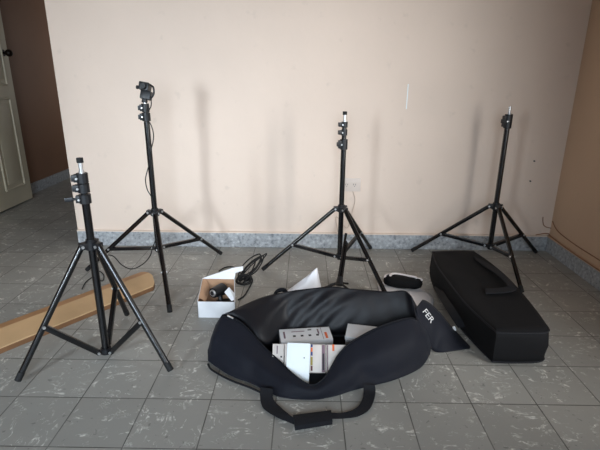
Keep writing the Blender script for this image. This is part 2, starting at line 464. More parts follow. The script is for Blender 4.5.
def stand(label, c, hub, br, feet, col_top, clamps, spig, cap=True, brf=.6, knobdir=(-1, -.25), long_knob=None, upper=None):
    """c: column xy; clamps: list of (z0, z1, halfwidth); upper: (z0, z1, r) thinner sections"""
    c = V((c[0], c[1], 0))
    t = thing('light_stand', label, 'light stand', c, GROUP)
    ax = lambda z: V((c.x, c.y, z))
    bm = bmesh.new(); tube(bm, ax(max(br - .02, .012)), ax(col_top), .0142, n=20); obj('center_column', bm, mBlack, t)
    if upper:
        bm = bmesh.new()
        for z0, z1, r in upper: tube(bm, ax(z0), ax(z1), r, n=20)
        obj('upper_column', bm, mBlack, t)
    dirs = []
    for f in feet:
        d = V((f[0], f[1], 0)) - c; dirs.append((d.normalized(), d.length))
    # hub
    bm = bmesh.new(); tube(bm, ax(hub - .016), ax(hub + .014), .023, n=20); tube(bm, ax(hub + .012), ax(hub + .022), .019, n=20)
    for d, l in dirs:
        R = Matrix((d, V((-d.y, d.x, 0)), V((0, 0, 1)))).transposed()
        bx(bm, ax(hub) + d * .028, (.03, .03, .024), R, .003)
    h = obj('leg_hub', bm, mPlastic, t)
    for d, l in dirs:
        n = V((-d.y, d.x, 0)); q = ax(hub) + d * .034
        bm = bmesh.new(); tube(bm, q - n * .0185, q + n * .0185, .0055, n=10); obj('rivet', bm, mChrome, h)
    # lower bracket
    bm = bmesh.new(); zb = max(br, .022); tube(bm, ax(zb - .012), ax(zb + .012), .020, n=20)
    for d, l in dirs:
        R = Matrix((d, V((-d.y, d.x, 0)), V((0, 0, 1)))).transposed()
        bx(bm, ax(zb) + d * .024, (.024, .016, .018), R, .002)
    h = obj('lower_bracket', bm, mPlastic, t)
    for d, l in dirs:
        n = V((-d.y, d.x, 0)); q = ax(zb) + d * .030
        bm = bmesh.new(); tube(bm, q - n * .0135, q + n * .0135, .0055, n=10); obj('rivet', bm, mChrome, h)
    for d, l in dirs:
        n = V((-d.y, d.x, 0)); a = ax(hub) + d * .034; foot = ax(.0135) + d * (l + .005)
        u = (foot - a).normalized()
        bm = bmesh.new(); tube(bm, a - u * .004, foot - u * .03, .0114, n=18); lg = obj('leg', bm, mBlack, t)
        bm = bmesh.new(); tube(bm, foot - u * .034, foot, .0122, n=18); obj('foot_cap', bm, mRubber, lg)
        k = a.lerp(foot, brf)
        bm = bmesh.new(); p0 = ax(zb) + d * .028; w = (k - p0); w.normalize()
        R = Matrix((w, n, w.cross(n))).transposed()
        bx(bm, (p0 + k) / 2, ((k - p0).length + .012, .018, .020), R, .002)
        b = obj('brace', bm, mBlack, t)
        bm = bmesh.new(); tube(bm, k - n * .0155, k + n * .0155, .0055, n=10); obj('rivet', bm, mChrome, b)
    kd = V((knobdir[0], knobdir[1], 0)).normalized(); kn = V((-kd.y, kd.x, 0))
    R = Matrix((kd, kn, V((0, 0, 1)))).transposed()
    for i, (z0, z1, hw) in enumerate(clamps):
        zc = (z0 + z1) / 2; bm = bmesh.new()
        tube(bm, ax(z0), ax(z1), hw, n=20); bx(bm, ax(zc) + kd * (hw * .9), (hw * 1.1, hw * 1.2, (z1 - z0) * .8), R, .002)
        cl = obj('clamp', bm, mPlastic, t)
        ln = .002
        if long_knob == i: ln = .024
        bm = bmesh.new(); q = ax(zc) + kd * (hw * 1.15)
        tube(bm, q, q + kd * ln, .005, n=10)
        bx(bm, q + kd * (ln + .006), (.03 if long_knob == i else .012, .022 if long_knob != i else .012, .022 if long_knob != i else .016), R, .003)
        obj('clamp_knob', bm, mPlastic, cl)
        bm = bmesh.new(); fr = V((kd.x * .7, -1, 0)).normalized(); q = ax(zc) + kd * (hw * .6) - V((0, hw * .72, 0))
        tube(bm, q, q + V((0, -.007, 0)), .004, n=10); obj('bolt', bm, mChrome, cl)
    bm = bmesh.new(); z0, z1 = spig
    tube(bm, ax(z0), ax(z0 + (z1 - z0) * .3), .0092, n=16); tube(bm, ax(z0 + (z1 - z0) * .3), ax(z0 + (z1 - z0) * .5), .0068, n=16)
    tube(bm, ax(z0 + (z1 - z0) * .5), ax(z1), .0078, n=16)
    s = obj('spigot', bm, mChrome, t)
    if cap:
        bm = bmesh.new(); tube(bm, ax(z1 - .004), ax(z1 + .013), .0115, n=16); obj('spigot_cap', bm, mRubber, s)
    return t


fA = [gr(20, 383), gr(170, 373), gr(127, 317)]
stand('fully collapsed black light stand at the far left, nearest to the camera, three stacked clamps', (-.7985, 1.633), .478, .022, fA, .66,
      [(.640, .672, .021), (.680, .712, .0205), (.716, .750, .020)], (.748, .792), True, .6, (-1, -.3), 0, [(.65, .735, .012)])
fB = [gr(88, 272), gr(220.5, 255.5), gr(170, 314)]
stand('raised black light stand carrying a lamp holder, second from the left', (-.801, 2.386), .382, .178, fB, .87,
      [(.862, .902, .021), (.906, .946, .019)], (.944, .966), False, .62, (-1, -.3), None, [(.86, .935, .012)])
fC = [gr(263.5, 271.5), V((.425, 2.14, 0)), gr(370, 250)]
stand('black light stand in the middle, behind the open duffel bag', (.204, 2.50), .382, .10, fC, .745,
      [(.712, .765, .0205), (.786, .816, .0165), (.828, .856, .0165)], (.853, .896), True, .58, (-1, -.2), None, [(.74, .85, .0125)])
fD = [gr(412.5, 252.5), gr(535, 254), gr(521, 294)]
stand('black light stand at the far right, behind the closed black case', (1.112, 2.63), .368, .125, fD, .83,
      [(.818, .893, .021)], (.89, .934), False, .6, (-1, -.2), None, None)

# lamp holder with cord on the raised stand
c = V((-.801, 2.386, 0)); T0 = V((-.801, 2.386, .962))
t = thing('lamp_holder', 'black lamp holder with a long cord on top of the raised light stand', 'lamp holder', T0)
rot = Matrix.Rotation(math.radians(10), 3, 'Y') @ Matrix.Rotation(math.radians(-12), 3, 'X')
q = lambda x, y, z: T0 + rot @ V((x, y, z))
bm = bmesh.new(); bx(bm, q(.004, 0, .026), (.052, .042, .044), rot, .007); tube(bm, q(0, 0, -.012), q(0, 0, .01), .014); obj('bracket', bm, mPlastic, t)
bm = bmesh.new(); bx(bm, q(-.010, .008, .066), (.050, .060, .040), rot, .006); tube(bm, q(-.010, -.02, .064), q(-.010, -.034, .064), .017, .014, 20); obj('socket', bm, mPlastic, t)
bm = bmesh.new(); tube(bm, q(-.022, -.01, .055), q(-.040, -.01, .055), .004); tube(bm, q(-.038, -.01, .055), q(-.046, -.01, .055), .009); obj('tilt_knob', bm, mPlastic, t)
bm = bmesh.new(); sweep(bm, [q(.018, -.005, .078), q(.036, -.01, .068), q(.042, -.01, .04), q(.034, -.01, .018), q(.02, -.01, .012)], .0045, 8)
obj('handle', bm, mPlastic, t)
Yc = 2.366
P = [q(.02, 0, .028), at(151, 99, 2.37), at(151, 106, Yc), at(148.5, 112, Yc - .004), at(148.5, 120, Yc - .006), at(151.5, 126, Yc), at(153.5, 134, Yc), at(153, 142, Yc), at(151, 150, Yc - .01),
     at(150.5, 160, Yc), at(147.5, 170, Yc), at(145.5, 180, Yc), at(147.5, 190, Yc), at(151.5, 197, Yc - .004), at(154, 206, Yc - .024), at(156.5, 222, Yc - .022), at(156.5, 236, Yc - .022),
     at(152.5, 248, Yc - .03), at(150, 256, Yc - .03), at(143, 264, Yc - .01), at(132, 269, 2.38), at(122, 265, 2.40), at(113, 256, 2.42), at(105, 256, 2.445), at(98, 262, 2.46), gr(95, 270, .012),
     gr(101, 272, .005), gr(104, 276, .005), gr(102, 281, .005), gr(94, 277, .005), gr(86, 282, .005), gr(82, 289, .005)]
bm = bmesh.new(); sweep(bm, P, .0027, 7, 6); obj('cord', bm, mRubber, t)

# ---------------------------------------------------------------- tan board at the left
a0, a1 = V((-1.232, 1.627, 0)), V((-.792, 2.226, 0)); d = (a1 - a0).normalized(); n = V((-d.y, d.x, 0))
A = a0 - d * .55
t = thing('tan_board', 'long tan board lying on the floor behind the left light stand', 'board', A)
L0 = (a1 - A).length


def bp(l, w, z): return A + d * l + n * w + V((0, 0, z))


plan = [(0, 0), (L0, 0), (L0 + .030, .03), (L0 + .070, .10), (L0 + .082, .19), (L0 + .078, .218), (0, .218)]
prof = lambda w: .028 + .010 * min(w / .14, 1) - .018 * max(0, (w - .14) / .078)
bm = bmesh.new(); bot = [bm.verts.new(bp(l, w, 0)) for l, w in plan]; mid = [bm.verts.new(bp(l, w, prof(w) - .006)) for l, w in plan]
for i in range(len(plan)): bm.faces.new((bot[i], bot[(i + 1) % 7], mid[(i + 1) % 7], mid[i]))
bm.faces.new(bot); bm.faces.new(mid); obj('board_edge', bm, mPlankEdge, t, False)
for nm_, ws_, m_ in (('board_top', (0, .03, .07, .10, .14), mPlank), ('board_bevel', (.14, .165, .19, .218), mPlankB)):
  bm = bmesh.new(); rows = []
  for w in ws_:
      e = L0 + (w if w <= .03 else .03 + .04 * (w - .03) / .07 if w <= .10 else .07 + .012 * (w - .10) / .09 if w <= .19 else .082 - .004 * (w - .19) / .028)
      rows.append([bp(e * k / 12, w, prof(w)) for k in range(13)])
  G = grid(bm, rows); r = bmesh.ops.extrude_face_region(bm, geom=list(bm.faces)); bmesh.ops.translate(bm, verts=[v for v in r['geom'] if isinstance(v, bmesh.types.BMVert)], vec=(0, 0, -.007))
  obj(nm_, bm, m_, t, True, 20)

# ---------------------------------------------------------------- white carton with a second lamp holder
x0, x1, y0, y1 = -.494, -.318, 1.945, 2.09
t = thing('white_carton', 'open white carton with a black lamp holder inside, left of the duffel bag', 'box', ((x0 + x1) / 2, (y0 + y1) / 2, 0))
zf, zb_ = .084, .135; q0, q1 = x0 - .004, x1 - .022


def slab(bm, pts, nrm):
    nrm = V(nrm); a = [bm.verts.new(V(p)) for p in pts]; b = [bm.verts.new(V(p) + nrm) for p in pts]; k = len(pts)
    bm.faces.new(a); bm.faces.new(b[::-1])
    for i in range(k): bm.faces.new((a[i], a[(i + 1) % k], b[(i + 1) % k], b[i]))
    return bm


bm = bmesh.new()
slab(bm, [(x0, y0, .001), (x1, y0, .001), (x1, y0, zf), (x0, y0, zf)], (0, .002, 0))
slab(bm, [(q0, y1, .001), (q1, y1, .001), (q1, y1, zb_), (q0, y1, zb_)], (0, -.002, 0))
slab(bm, [(x0, y0, .001), (q0, y1, .001), (q0, y1, zb_), (x0, y0, zf)], (.002, 0, 0))
slab(bm, [(x1, y0, .001), (q1, y1, .001), (q1, y1, zb_), (x1, y0, zf)], (-.002, 0, 0))
obj('outer_board', bm, mWhiteBox, t, False)
bm = bmesh.new(); i = .0022
slab(bm, [(x0 + i, y0 + i, .002), (x1 - i, y0 + i, .002), (x1 - i, y0 + i, zf - .001), (x0 + i, y0 + i, zf - .001)], (0, .002, 0))
slab(bm, [(q0 + i, y1 - i, .002), (q1 - i, y1 - i, .002), (q1 - i, y1 - i, zb_ - .001), (q0 + i, y1 - i, zb_ - .001)], (0, -.002, 0))
slab(bm, [(x0 + i, y0 + i, .002), (q0 + i, y1 - i, .002), (q0 + i, y1 - i, zb_ - .001), (x0 + i, y0 + i, zf - .001)], (.002, 0, 0))
slab(bm, [(x1 - i, y0 + i, .002), (q1 - i, y1 - i, .002), (q1 - i, y1 - i, zb_ - .001), (x1 - i, y0 + i, zf - .001)], (-.002, 0, 0))
slab(bm, [(x0 + i, y0 + i, .002), (x1 - i, y0 + i, .002), (q1 - i, y1 - i, .002), (q0 + i, y1 - i, .002)], (0, 0, .002))
obj('inner_board', bm, mBrownCarton, t, False)
bm = bmesh.new()
slab(bm, [(q0, y1, zb_), (q1, y1, zb_), at(235.5, 273, 2.10), at(243, 270.5, 2.115), at(243, 266.5, 2.125), at(233, 268, 2.11), at(218, 273, 2.10)], (0, .003, .001))
obj('back_flap', bm, mWhiteBox, t, False)
bm = bmesh.new(); slab(bm, [(x1 - .005, 1.955, .090), (x1 - .009, 1.995, .102), at(229, 287.5, 2.0), at(224.5, 292.5, 1.98), at(231.5, 301, 1.955)], (0, .001, .002))
obj('side_flap', bm, mWhiteBox, t, False)
bm = bmesh.new(); A_ = [V((x0 + .002, 1.96, .092)), V((x0 + .001, 2.02, .112)), V((x0 + .002, 2.08, .135))]; B_ = [V((x0 + .03, 1.97, .065)), V((x0 + .036, 2.02, .08)), V((x0 + .03, 2.075, .105))]
thick_loft(bm, A_, B_, V((.001, 0, .002)), 4, 4, .008); obj('side_flap', bm, mBrownCarton, t)
t2 = thing('lamp_holder', 'black lamp holder lying inside the open white carton', 'lamp holder', (-.40, 2.02, .01))
a, b = at(213, 293, 1.985), at(222.5, 289, 2.045); u = (b - a).normalized()
bm = bmesh.new(); tube(bm, a, b, .024, .030, 20); tube(bm, b, b + u * .02, .030, .016, 20); obj('socket', bm, mPlastic, t2)
bm = bmesh.new(); tube(bm, a - u * .001, a - u * .004, .017, .016, 20); tube(bm, a - u * .003, a - u * .006, .013, .011, 16); obj('socket_ring', bm, mChrome, t2)
bm = bmesh.new(); bm2 = tube(bm, a - u * .004, a - u * .0075, .0105, n=16); obj('socket_core', bm, mInk, t2)
bm = bmesh.new(); bx(bm, (-.375, 2.01, .030), (.085, .06, .05), Matrix.Rotation(.3, 3, 'Z'), .008); tube(bm, (-.39, 2.0, .03), a.lerp(b, .6), .012); obj('bracket', bm, mPlastic, t2)

# coiled power cable right of the carton
t = thing('power_cable', 'coiled black power cable on the floor right of the white carton', 'cable', (-.30, 2.3, 0))
bm = bmesh.new(); base_ = gr(241, 281, .012); ax_ = (gr(262, 261, .075) - base_); P = []
side = V((.93, -.36, 0))
for k in range(5):
    L_ = (.78, 1.0, .86, 1.04, .92)[k]; wd = (.022, .04, .03, .018, .044)[k]; sh = (-.3, .1, .25, .5, -.1)[k] * .05
    for (l, s_, z) in ((0, -.3, .0), (.35, -1, .015), (.75, -.8, .03), (1, 0, .035), (.75, .8, .03), (.35, 1, .015)):
        P.append(base_ + ax_ * (l * L_) + side * (s_ * wd * .9 + sh * l) + V((0, 0, z + .006 * k - .008)))
P += [gr(243, 283, .010), gr(248, 277, .010), gr(251, 277.5, .006), gr(252.5, 281, .005), gr(249, 288, .005), gr(244, 296, .005), gr(238, 300, .005)]
sweep(bm, P, .0036, 7, 7); obj('cord', bm, mRubber, t)
bm = bmesh.new(); sweep(bm, [gr(242, 278, .02), gr(240, 272, .012), gr(233, 267, .006), gr(225, 267.5, .005), gr(219, 271, .005)], .0036, 7); obj('cord', bm, mRubber, t)
bm = bmesh.new(); sweep(bm, [base_ + V((-.02, -.02, .005)), base_ + V((.0, .01, .03)), base_ + V((.04, .02, .02)), base_ + V((.05, -.01, .0)), base_ + V((.02, -.03, -.005))], .007, 10, 6, True); obj('cord_tie', bm, mRubber, t)
bm = bmesh.new(); p = base_ + V((.035, .02, 0)); bx(bm, (p.x, p.y, .020), (.045, .025, .026), Matrix.Rotation(.7, 3, 'Z'), .006); obj('plug', bm, mPlastic, t)

# ---------------------------------------------------------------- the open duffel bag
t = thing('duffel_bag', 'large open navy-black duffel bag full of white boxes, on the floor in the middle', 'bag', (.07, 1.62, 0))
ST = [  # front lip, front foot, back foot, back lip
    (at(222, 317, 1.69), gr(208, 364), V((-.345, 1.70, 0)), at(222.5, 316, 1.705)),
    (at(240, 322, 1.66), gr(229, 378), V((-.26, 1.76, 0)), at(242, 306, 1.75)),
    (at(262, 345, 1.57), gr(251, 386), V((-.16, 1.80, 0)), at(262, 297.5, 1.80)),
    (at(280, 362, 1.50), gr(268, 394), V((-.08, 1.83, 0)), at(282, 292.5, 1.83)),
    (at(295, 376, 1.435), gr(284, 399), V((-.02, 1.845, 0)), at(298, 290, 1.85)),
    (at(312, 385.5, 1.408), gr(312, 400.5), V((.04, 1.85, 0)), at(318, 287.5, 1.86)),
    (at(326, 376, 1.43), gr(332, 398), V((.1, 1.85, 0)), at(333, 286.5, 1.86)),
    (at(338, 356, 1.50), gr(351, 393), V((.17, 1.85, 0)), at(350, 288.5, 1.86)),
    (at(352, 342, 1.545), gr(372, 388), V((.25, 1.85, 0)), at(368, 290, 1.86)),
    (at(380, 327, 1.60), gr(395, 382.5), V((.36, 1.85, 0)), at(388, 291.5, 1.85)),
    (at(408, 318.5, 1.66), gr(420, 371), V((.44, 1.85, 0)), at(404, 290.5, 1.84)),
    (at(417, 321, 1.69), gr(430, 357), V((.475, 1.83, 0)), at(411, 296, 1.80)),
]
SUB = 7
cols = [cat([s[k] for s in ST], SUB) for k in range(4)]
NS = len(cols[0]); rows = []
for i in range(NS):
    Fp, Bp, Kp, Lp = (cols[k][i] for k in range(4))
    u = i / (NS - 1)
    hF = Fp.z
    m1 = Fp.lerp(Bp, .42) + V((0, -.028 * min(1, hF / .12), .012)); m1b = Fp.lerp(Bp, .8) + V((0, -.012 * min(1, hF / .12), 0))
    cl = max(0, min(1, (.30 - u) / .16)); cl = cl * cl * (3 - 2 * cl)      # the left third hangs shut
    Dp = V((Kp.x, 1.775, .050)).lerp(Fp + V((.0, .030, -.022)), cl); Dp.z = max(Dp.z, .03)
    Kq = V((Kp.x, max(Dp.y + .01, 1.70), .0065))
    m2 = Dp.lerp(Lp, .55) + V((0, -.006, .014))
    path = [Fp, m1, m1b, Bp + V((0, .012, .002)), Bp.lerp(Kq, .35), Bp.lerp(Kq, .75), Kq, Dp, m2, Lp]
    for p in path[3:7]: p.z = .0065
    sec = cat(path, 6); r = []
    for j, p in enumerate(sec):
        v = j / (len(sec) - 1)
        amp = .016 * min(1, p.z / .06)
        dn = noise.noise(V((u * 9, v * 6, 3.1))) + .5 * noise.noise(V((u * 22, v * 13, 8.2)))
        if v > .74:   # lining folds fanning across the back panel
            g = (v - .74) / .26
            ph = u * 50 + (1 - g) * 16 + 1.5 * noise.noise(V((u * 5, v * 4, .4)))
            win = max(0, min(1, (u - .12) / .12)) * max(0, min(1, (.72 - u) / .15))
            p = p + V((0, -1, .3)) * (.008 * win * math.sin(math.pi * min(1, g * 1.02)) * (1 - 2 * abs(math.sin(ph / 2)) ** .7))
            p = p + V((0, -1, .2)) * (amp * .6 * dn * math.sin(math.pi * g))
        elif v < .4:
            g = v / .4
            p = p + V((0, -.9, .1)) * (amp * dn * math.sin(math.pi * min(1, g * 1.1)))
        p.z = max(p.z, .0055); r.append(p)
    rows.append(r)
bm = bmesh.new(); G = grid(bm, rows)
for row, out in ((G[0], V((-.018, 0, 0))), (G[-1], V((.025, 0, 0)))):   # end panels
    cc = sum((v.co for v in row), V()) / len(row)
    mid = [bm.verts.new(cc.lerp(v.co, .55) + out) for v in row]; ce = bm.verts.new(cc + out * 1.25); k = len(row)
    for j in range(k):
        a, b = row[j], row[(j + 1) % k]
        if j == k - 1 and (a.co - b.co).length > .08: pass
        bm.faces.new((a, b, mid[(j + 1) % k], mid[j])); bm.faces.new((mid[j], mid[(j + 1) % k], ce))
sh = obj('bag_shell', bm, mNavy, t, True, 80); solid(sh, .004, 0)
sh.data.materials.append(mLining); sh.modifiers['solid'].material_offset = 0
# lining: the back panel and the bag floor carry the darker lining
ns = len(rows[0])
for pi, pl in enumerate(sh.data.polygons):
    if pi < (NS - 1) * (ns - 1):
        j = pi % (ns - 1)
        if j / (ns - 1) > .45: pl.material_index = 1
bm = bmesh.new(); sweep(bm, [cols[0][i] + V((0, -.002, .003)) for i in range(0, NS, 3)], .0032, 6, 3); obj('zipper', bm, mZip, t)
bm = bmesh.new(); p0, p1 = at(228, 315.5, 1.675), at(233, 318.5, 1.66); bx(bm, (p0 + p1) / 2 + V((0, -.006, .004)), ((p1 - p0).length, .008, .004), Matrix.Rotation(.1, 3, 'Z') @ Matrix.Rotation(.55, 3, 'Y'), .001); obj('zipper_pull', bm, mChrome, t)
bm = bmesh.new(); sweep(bm, [gr(208, 364, .012), gr(212, 370, .010), gr(229, 379.5, .010), gr(251, 388, .010), gr(268, 396, .009)], .004, 6); obj('piping', bm, mWeb, t)
# carry strap lying in front of the bag
bm = bmesh.new()
e1 = [gr(260.5, 388, .030), gr(260, 397, .014), gr(263, 408, .006), gr(275, 416.5, .006), gr(285, 421, .008), gr(295, 425, .012)]
e2 = [gr(273, 389.5, .030), gr(273.5, 400, .014), gr(282, 409, .010), gr(288, 414, .018), gr(293, 418, .020), gr(296, 420, .016)]
thick_loft(bm, e1, e2, V((0, 0, .003)), 4, 5); stp = obj('strap', bm, mWeb, t); bm = bmesh.new()
e1 = [gr(330, 419, .010), gr(345, 418.5, .006), gr(358, 416.5, .006), gr(368, 411, .006), gr(373, 403, .008), gr(375.5, 393, .014), gr(375, 386, .03)]
e2 = [gr(330, 413, .014), gr(341, 413.5, .012), gr(350, 411.5, .012), gr(358, 407, .012), gr(362.5, 399, .012), gr(363.5, 391, .016), gr(363, 385, .03)]
thick_loft(bm, e1, e2, V((0, 0, .003)), 4, 5)
obj('strap', bm, mWeb, t)
bm = bmesh.new(); q1, q2, q3, q4 = gr(293, 415, .022), gr(331, 410, .022), gr(332.5, 420.5, .020), gr(295, 426.5, .020)
thick_loft(bm, [q4 - V((0, 0, .016)), q3 - V((0, 0, .016))], [q1 - V((0, 0, .018)), q2 - V((0, 0, .018))], V((0, 0, .018)), 6, 6, .004)
obj('strap_pad', bm, mWeb, stp)
# loose end flap with printed letters
up_ = [at(422, 300, 1.82), at(426, 301, 1.83), at(433, 306, 1.825), at(441, 314, 1.81), at(450, 325, 1.79), at(460, 336, 1.77), gr(470, 346.5, .008)]
lo_ = [at(416, 308, 1.74), at(419, 324, 1.70), at(426, 340, 1.672), gr(433, 350.5, .010), gr(441, 352.5, .006), gr(453, 351, .006), gr(470, 348.5, .006)]
A_, B_ = cat(up_, 6), cat(lo_, 6); rows = []
for i, (a, b) in enumerate(zip(A_, B_)):
    u = i / (len(A_) - 1); r = []
    for k in range(13):
        v = k / 12; p = a.lerp(b, v)
        pf = .022 * math.sin(math.pi * v) * math.sin(math.pi * min(1, u * .9 + .1)) + .012 * noise.noise(p * 11) * math.sin(math.pi * v)
        p = p + V((.1, -.55, .8)) * pf; p.z = max(p.z, .005); r.append(p)
    rows.append(r)
bm = bmesh.new(); grid(bm, rows)
bv = BVHTree.FromBMesh(bm)
fl = obj('end_flap', bm, mNavy, t, True, 80); solid(fl, .004, -1 if False else 0)
cu = bpy.data.curves.new('lettering', 'FONT'); cu.body = 'FER'; cu.size = 1.0; cu.align_x = 'LEFT'; cu.resolution_u = 3
tmp = bpy.data.objects.new('lettering_tmp', cu); COL.objects.link(tmp)
dg = bpy.context.evaluated_depsgraph_get(); me = bpy.data.meshes.new_from_object(tmp.evaluated_get(dg)); bpy.data.objects.remove(tmp)
bm = bmesh.new(); bm.from_mesh(me); bmesh.ops.subdivide_edges(bm, edges=bm.edges, cuts=1)
xs = [v.co.x for v in bm.verts]; ys = [v.co.y for v in bm.verts]; xm, xM, ym, yM = min(xs), max(xs), min(ys), max(ys)
s0 = at(422.5, 312, 1.79); s1 = at(431, 323.5, 1.76); s2 = at(426.5, 308.5, 1.80)
for v in bm.verts:
    a, b = (v.co.x - xm) / (xM - xm), (v.co.y - ym) / (yM - ym)
    p = s0 + (s1 - s0) * a + (s2 - s0) * b
    l, nn, i, dd = bv.ray_cast(EYE, (p - EYE).normalized())
    if l is None: l, nn, i, dd = bv.find_nearest(p)
    if nn.dot(EYE - l) < 0: nn = -nn
    v.co = l + (EYE - l).normalized() * .007
obj('lettering', bm, mTagW, t, False)
bm = bmesh.new(); l, nn, i, dd = bv.find_nearest(at(455.5, 328, 1.785)); bx(bm, l + V((0, -.003, .006)), (.012, .006, .022), Matrix.Rotation(-.4, 3, 'Y'), .002); obj('flap_tag', bm, mTagW, t)
# grab handle at the back of the bag
bm = bmesh.new(); hb = V((-.10, 1.90, 0))
e1 = [at(272, 297, 1.875), at(275.5, 291, 1.89), at(280, 288.5, 1.895), at(285.5, 289, 1.89), at(289, 293.5, 1.875)]
thick_loft(bm, e1, [p + V((0, .004, -.02)) for p in e1], V((0, .004, .001)), 3, 5)
obj('grab_handle', bm, mWeb, t)

# boxes inside the bag
GB = 'printed cartons in the duffel bag'


def carton(name, label, c, s, rz, m, group=GB, rx=0.0, rot=None):
    o = thing(name, label, 'box', c, group)
    R = rot or (Matrix.Rotation(rz, 3, 'Z') @ Matrix.Rotation(rx, 3, 'X'))
    bm = bmesh.new(); bx(bm, c, s, R, .0015); obj('carton_body', bm, m, o)
    return o, R


def mark(o, R, c, p, s, m, name='print_mark'):
    bm = bmesh.new(); bx(bm, V(c) + R @ V(p), s, R); return obj(name, bm, m, o, False)


c1 = V((.010, 1.690, .041)); s1_ = (.212, .095, .068)
o, R = carton('lamp_carton', 'white printed carton with four dark icons at the back of the open bag', c1, s1_, math.radians(8), mWhiteBox)
zt = s1_[2] / 2 + .0004
for k in range(4): mark(o, R, c1, (-.048 + .032 * k, -.012, zt), (.011, .011, .0008), mInk)
mark(o, R, c1, (-.088, .0, zt), (.007, .05, .0008), mPink); mark(o, R, c1, (.054, .014, zt), (.006, .036, .0008), mPink)
mark(o, R, c1, (-.03, .022, zt), (.055, .004, .0008), mPink); mark(o, R, c1, (.02, .030, zt), (.016, .006, .0008), mInk)
mark(o, R, c1, (.083, -.018, zt), (.010, .045, .0008), mOrange)
mark(o, R, c1, (.068, 0, zt), (.0015, .094, .0008), mPink)
ya = V((0, .065, .080)).normalized(); na = V((0, -ya.z, ya.y)); Rr = Matrix((V((1, 0, 0)), -na, ya)).transposed()
f0 = V((0, 1.5175, .075))      # middle of the row's leaning front
for k, (xa, xb) in enumerate(((-.116, -.072), (-.070, .016), (.018, .086), (.088, .166))):
    sz = (xb - xa - .001, .044, .103); c_ = V(((xa + xb) / 2, f0.y, f0.z)) - na * .022
    lb = ('cream carton at the left end of the row inside the open bag', 'cream carton lying behind the blank white box in the bag',
          'cream carton with orange, blue and olive stripe marks in the bag row', 'cream carton with an orange top mark at the right end of the bag row')[k]
    o, R = carton('lamp_carton', lb, c_, sz, 0, mCream, rot=Rr)
    fy = -sz[1] / 2 - .0004
    if k == 0: mark(o, R, c_, (-.004, fy, .030), (.004, .0008, .03), mPink); mark(o, R, c_, (.012, fy, .004), (.006, .0008, .006), mInk)
    if k == 2:
        for z, h_, m_ in ((.046, .010, mBlue), (.032, .015, mOrange), (.017, .014, mBlue), (-.010, .030, mOlive), (-.036, .018, mRed)):
            mark(o, R, c_, (-.019, fy, z), (.007, .0008, h_), m_)
        mark(o, R, c_, (.025, fy, 0), (.012, .0008, .100), mPink); mark(o, R, c_, (.025, fy - .0004, -.012), (.006, .0008, .06), mInk)
    if k == 3: mark(o, R, c_, (-.012, fy, .040), (.008, .0008, .024), mOrange); mark(o, R, c_, (-.034, fy, 0), (.004, .0008, .100), mPink)
# blank white box leaning at the front
pt, pb = at(297.5, 343, 1.522), at(298.5, 385, 1.440)
yv = (pt - pb).normalized(); xv = V((1, .0, 0)); xv = (xv - yv * xv.dot(yv)).normalized(); zv = xv.cross(yv)
R = Matrix((xv, yv, zv)).transposed(); L_ = (pt - pb).length
R = R @ Matrix.Rotation(math.radians(-4), 3, 'Z')
c_ = (pt + pb) / 2 - zv * .011
o, R = carton('small_white_box', 'blank white box leaning at the front of the open bag, above the sagging lip', c_, (.086, L_, .020), 0, mPaper, None, rot=R)
mark(o, R, c_, (.022, .022, .0114), (.004, .004, .0008), mInk)
# carton at the right of the bag with a loose lid
c_ = V((.247, 1.695, .042)); o, R = carton('lidded_carton', 'pale grey carton with a white lid at the right inside the bag', c_, (.135, .10, .055), math.radians(-11), mat('grey_carton', (176, 176, 178), .6), None)
bm = bmesh.new(); bx(bm, c_ + V((0, 0, .0365)), (.138, .104, .018), R, .002); obj('lid', bm, mWhiteBox, o)

# ---------------------------------------------------------------- closed black case
t = thing('equipment_case', 'long closed black soft case lying on the floor at the right', 'case', (.85, 2.05, 0))
plan = [V(p + (0,)) for p in ((.762, 1.605), (.86, 1.603), (.958, 1.618), (.980, 1.69), (1.003, 1.90), (1.012, 2.12), (.995, 2.32), (.965, 2.475), (.955, 2.492), (.84, 2.492), (.735, 2.478), (.722, 2.46), (.697, 2.28), (.698, 2.06), (.708, 1.86), (.730, 1.72), (.752, 1.62))]
ol = cat(plan, 5, True); cc = V((.85, 2.05, 0))


def ring(ins, z, wob=0.0):
    out = []
    for i, p in enumerate(ol):
        d_ = (cc - p).normalized(); q_ = p + d_ * ins
        q_ = q_ + d_ * (wob * noise.noise(V((p.x * 7, p.y * 7, z * 20)))); q_.z = z
        out.append(q_)
    return out


bm = bmesh.new(); lv = [(.014, .002, 0), (.004, .010, .004), (-.002, .04, .01), (-.004, .080, .012), (-.001, .120, .008), (.003, .138, .003), (.012, .147, .002), (.035, .150, .0)]
rs = [[bm.verts.new(p) for p in ring(*l)] for l in lv]; k = len(ol)
for a, b in zip(rs, rs[1:]):
    for i in range(k): bm.faces.new((a[i], a[(i + 1) % k], b[(i + 1) % k], b[i]))
bm.faces.new(rs[0][::-1])
prev = rs[-1]
for f in (.25, .5, .75, .92):
    cur = []
    for i, v in enumerate(rs[-1]):
        p = v.co.lerp(V((cc.x, v.co.y + (cc.y - v.co.y) * f * .55, v.co.z)), f); p.z = .150 + .007 * noise.noise(V((p.x * 9, p.y * 5, 1.3))) - .003 * f
        cur.append(bm.verts.new(p))
    for i in range(k): bm.faces.new((prev[i], prev[(i + 1) % k], cur[(i + 1) % k], cur[i]))
    prev = cur
bm.faces.new(prev)
obj('case_body', bm, mCase, t, True, 60)
bm = bmesh.new(); sweep(bm, ring(.004, .141), .0042, 6, 1, True); obj('top_piping', bm, mWeb, t)
bm = bmesh.new(); sweep(bm, ring(.002, .012), .004, 6, 1, True); obj('bottom_piping', bm, mWeb, t)
bm = bmesh.new(); zz = .153
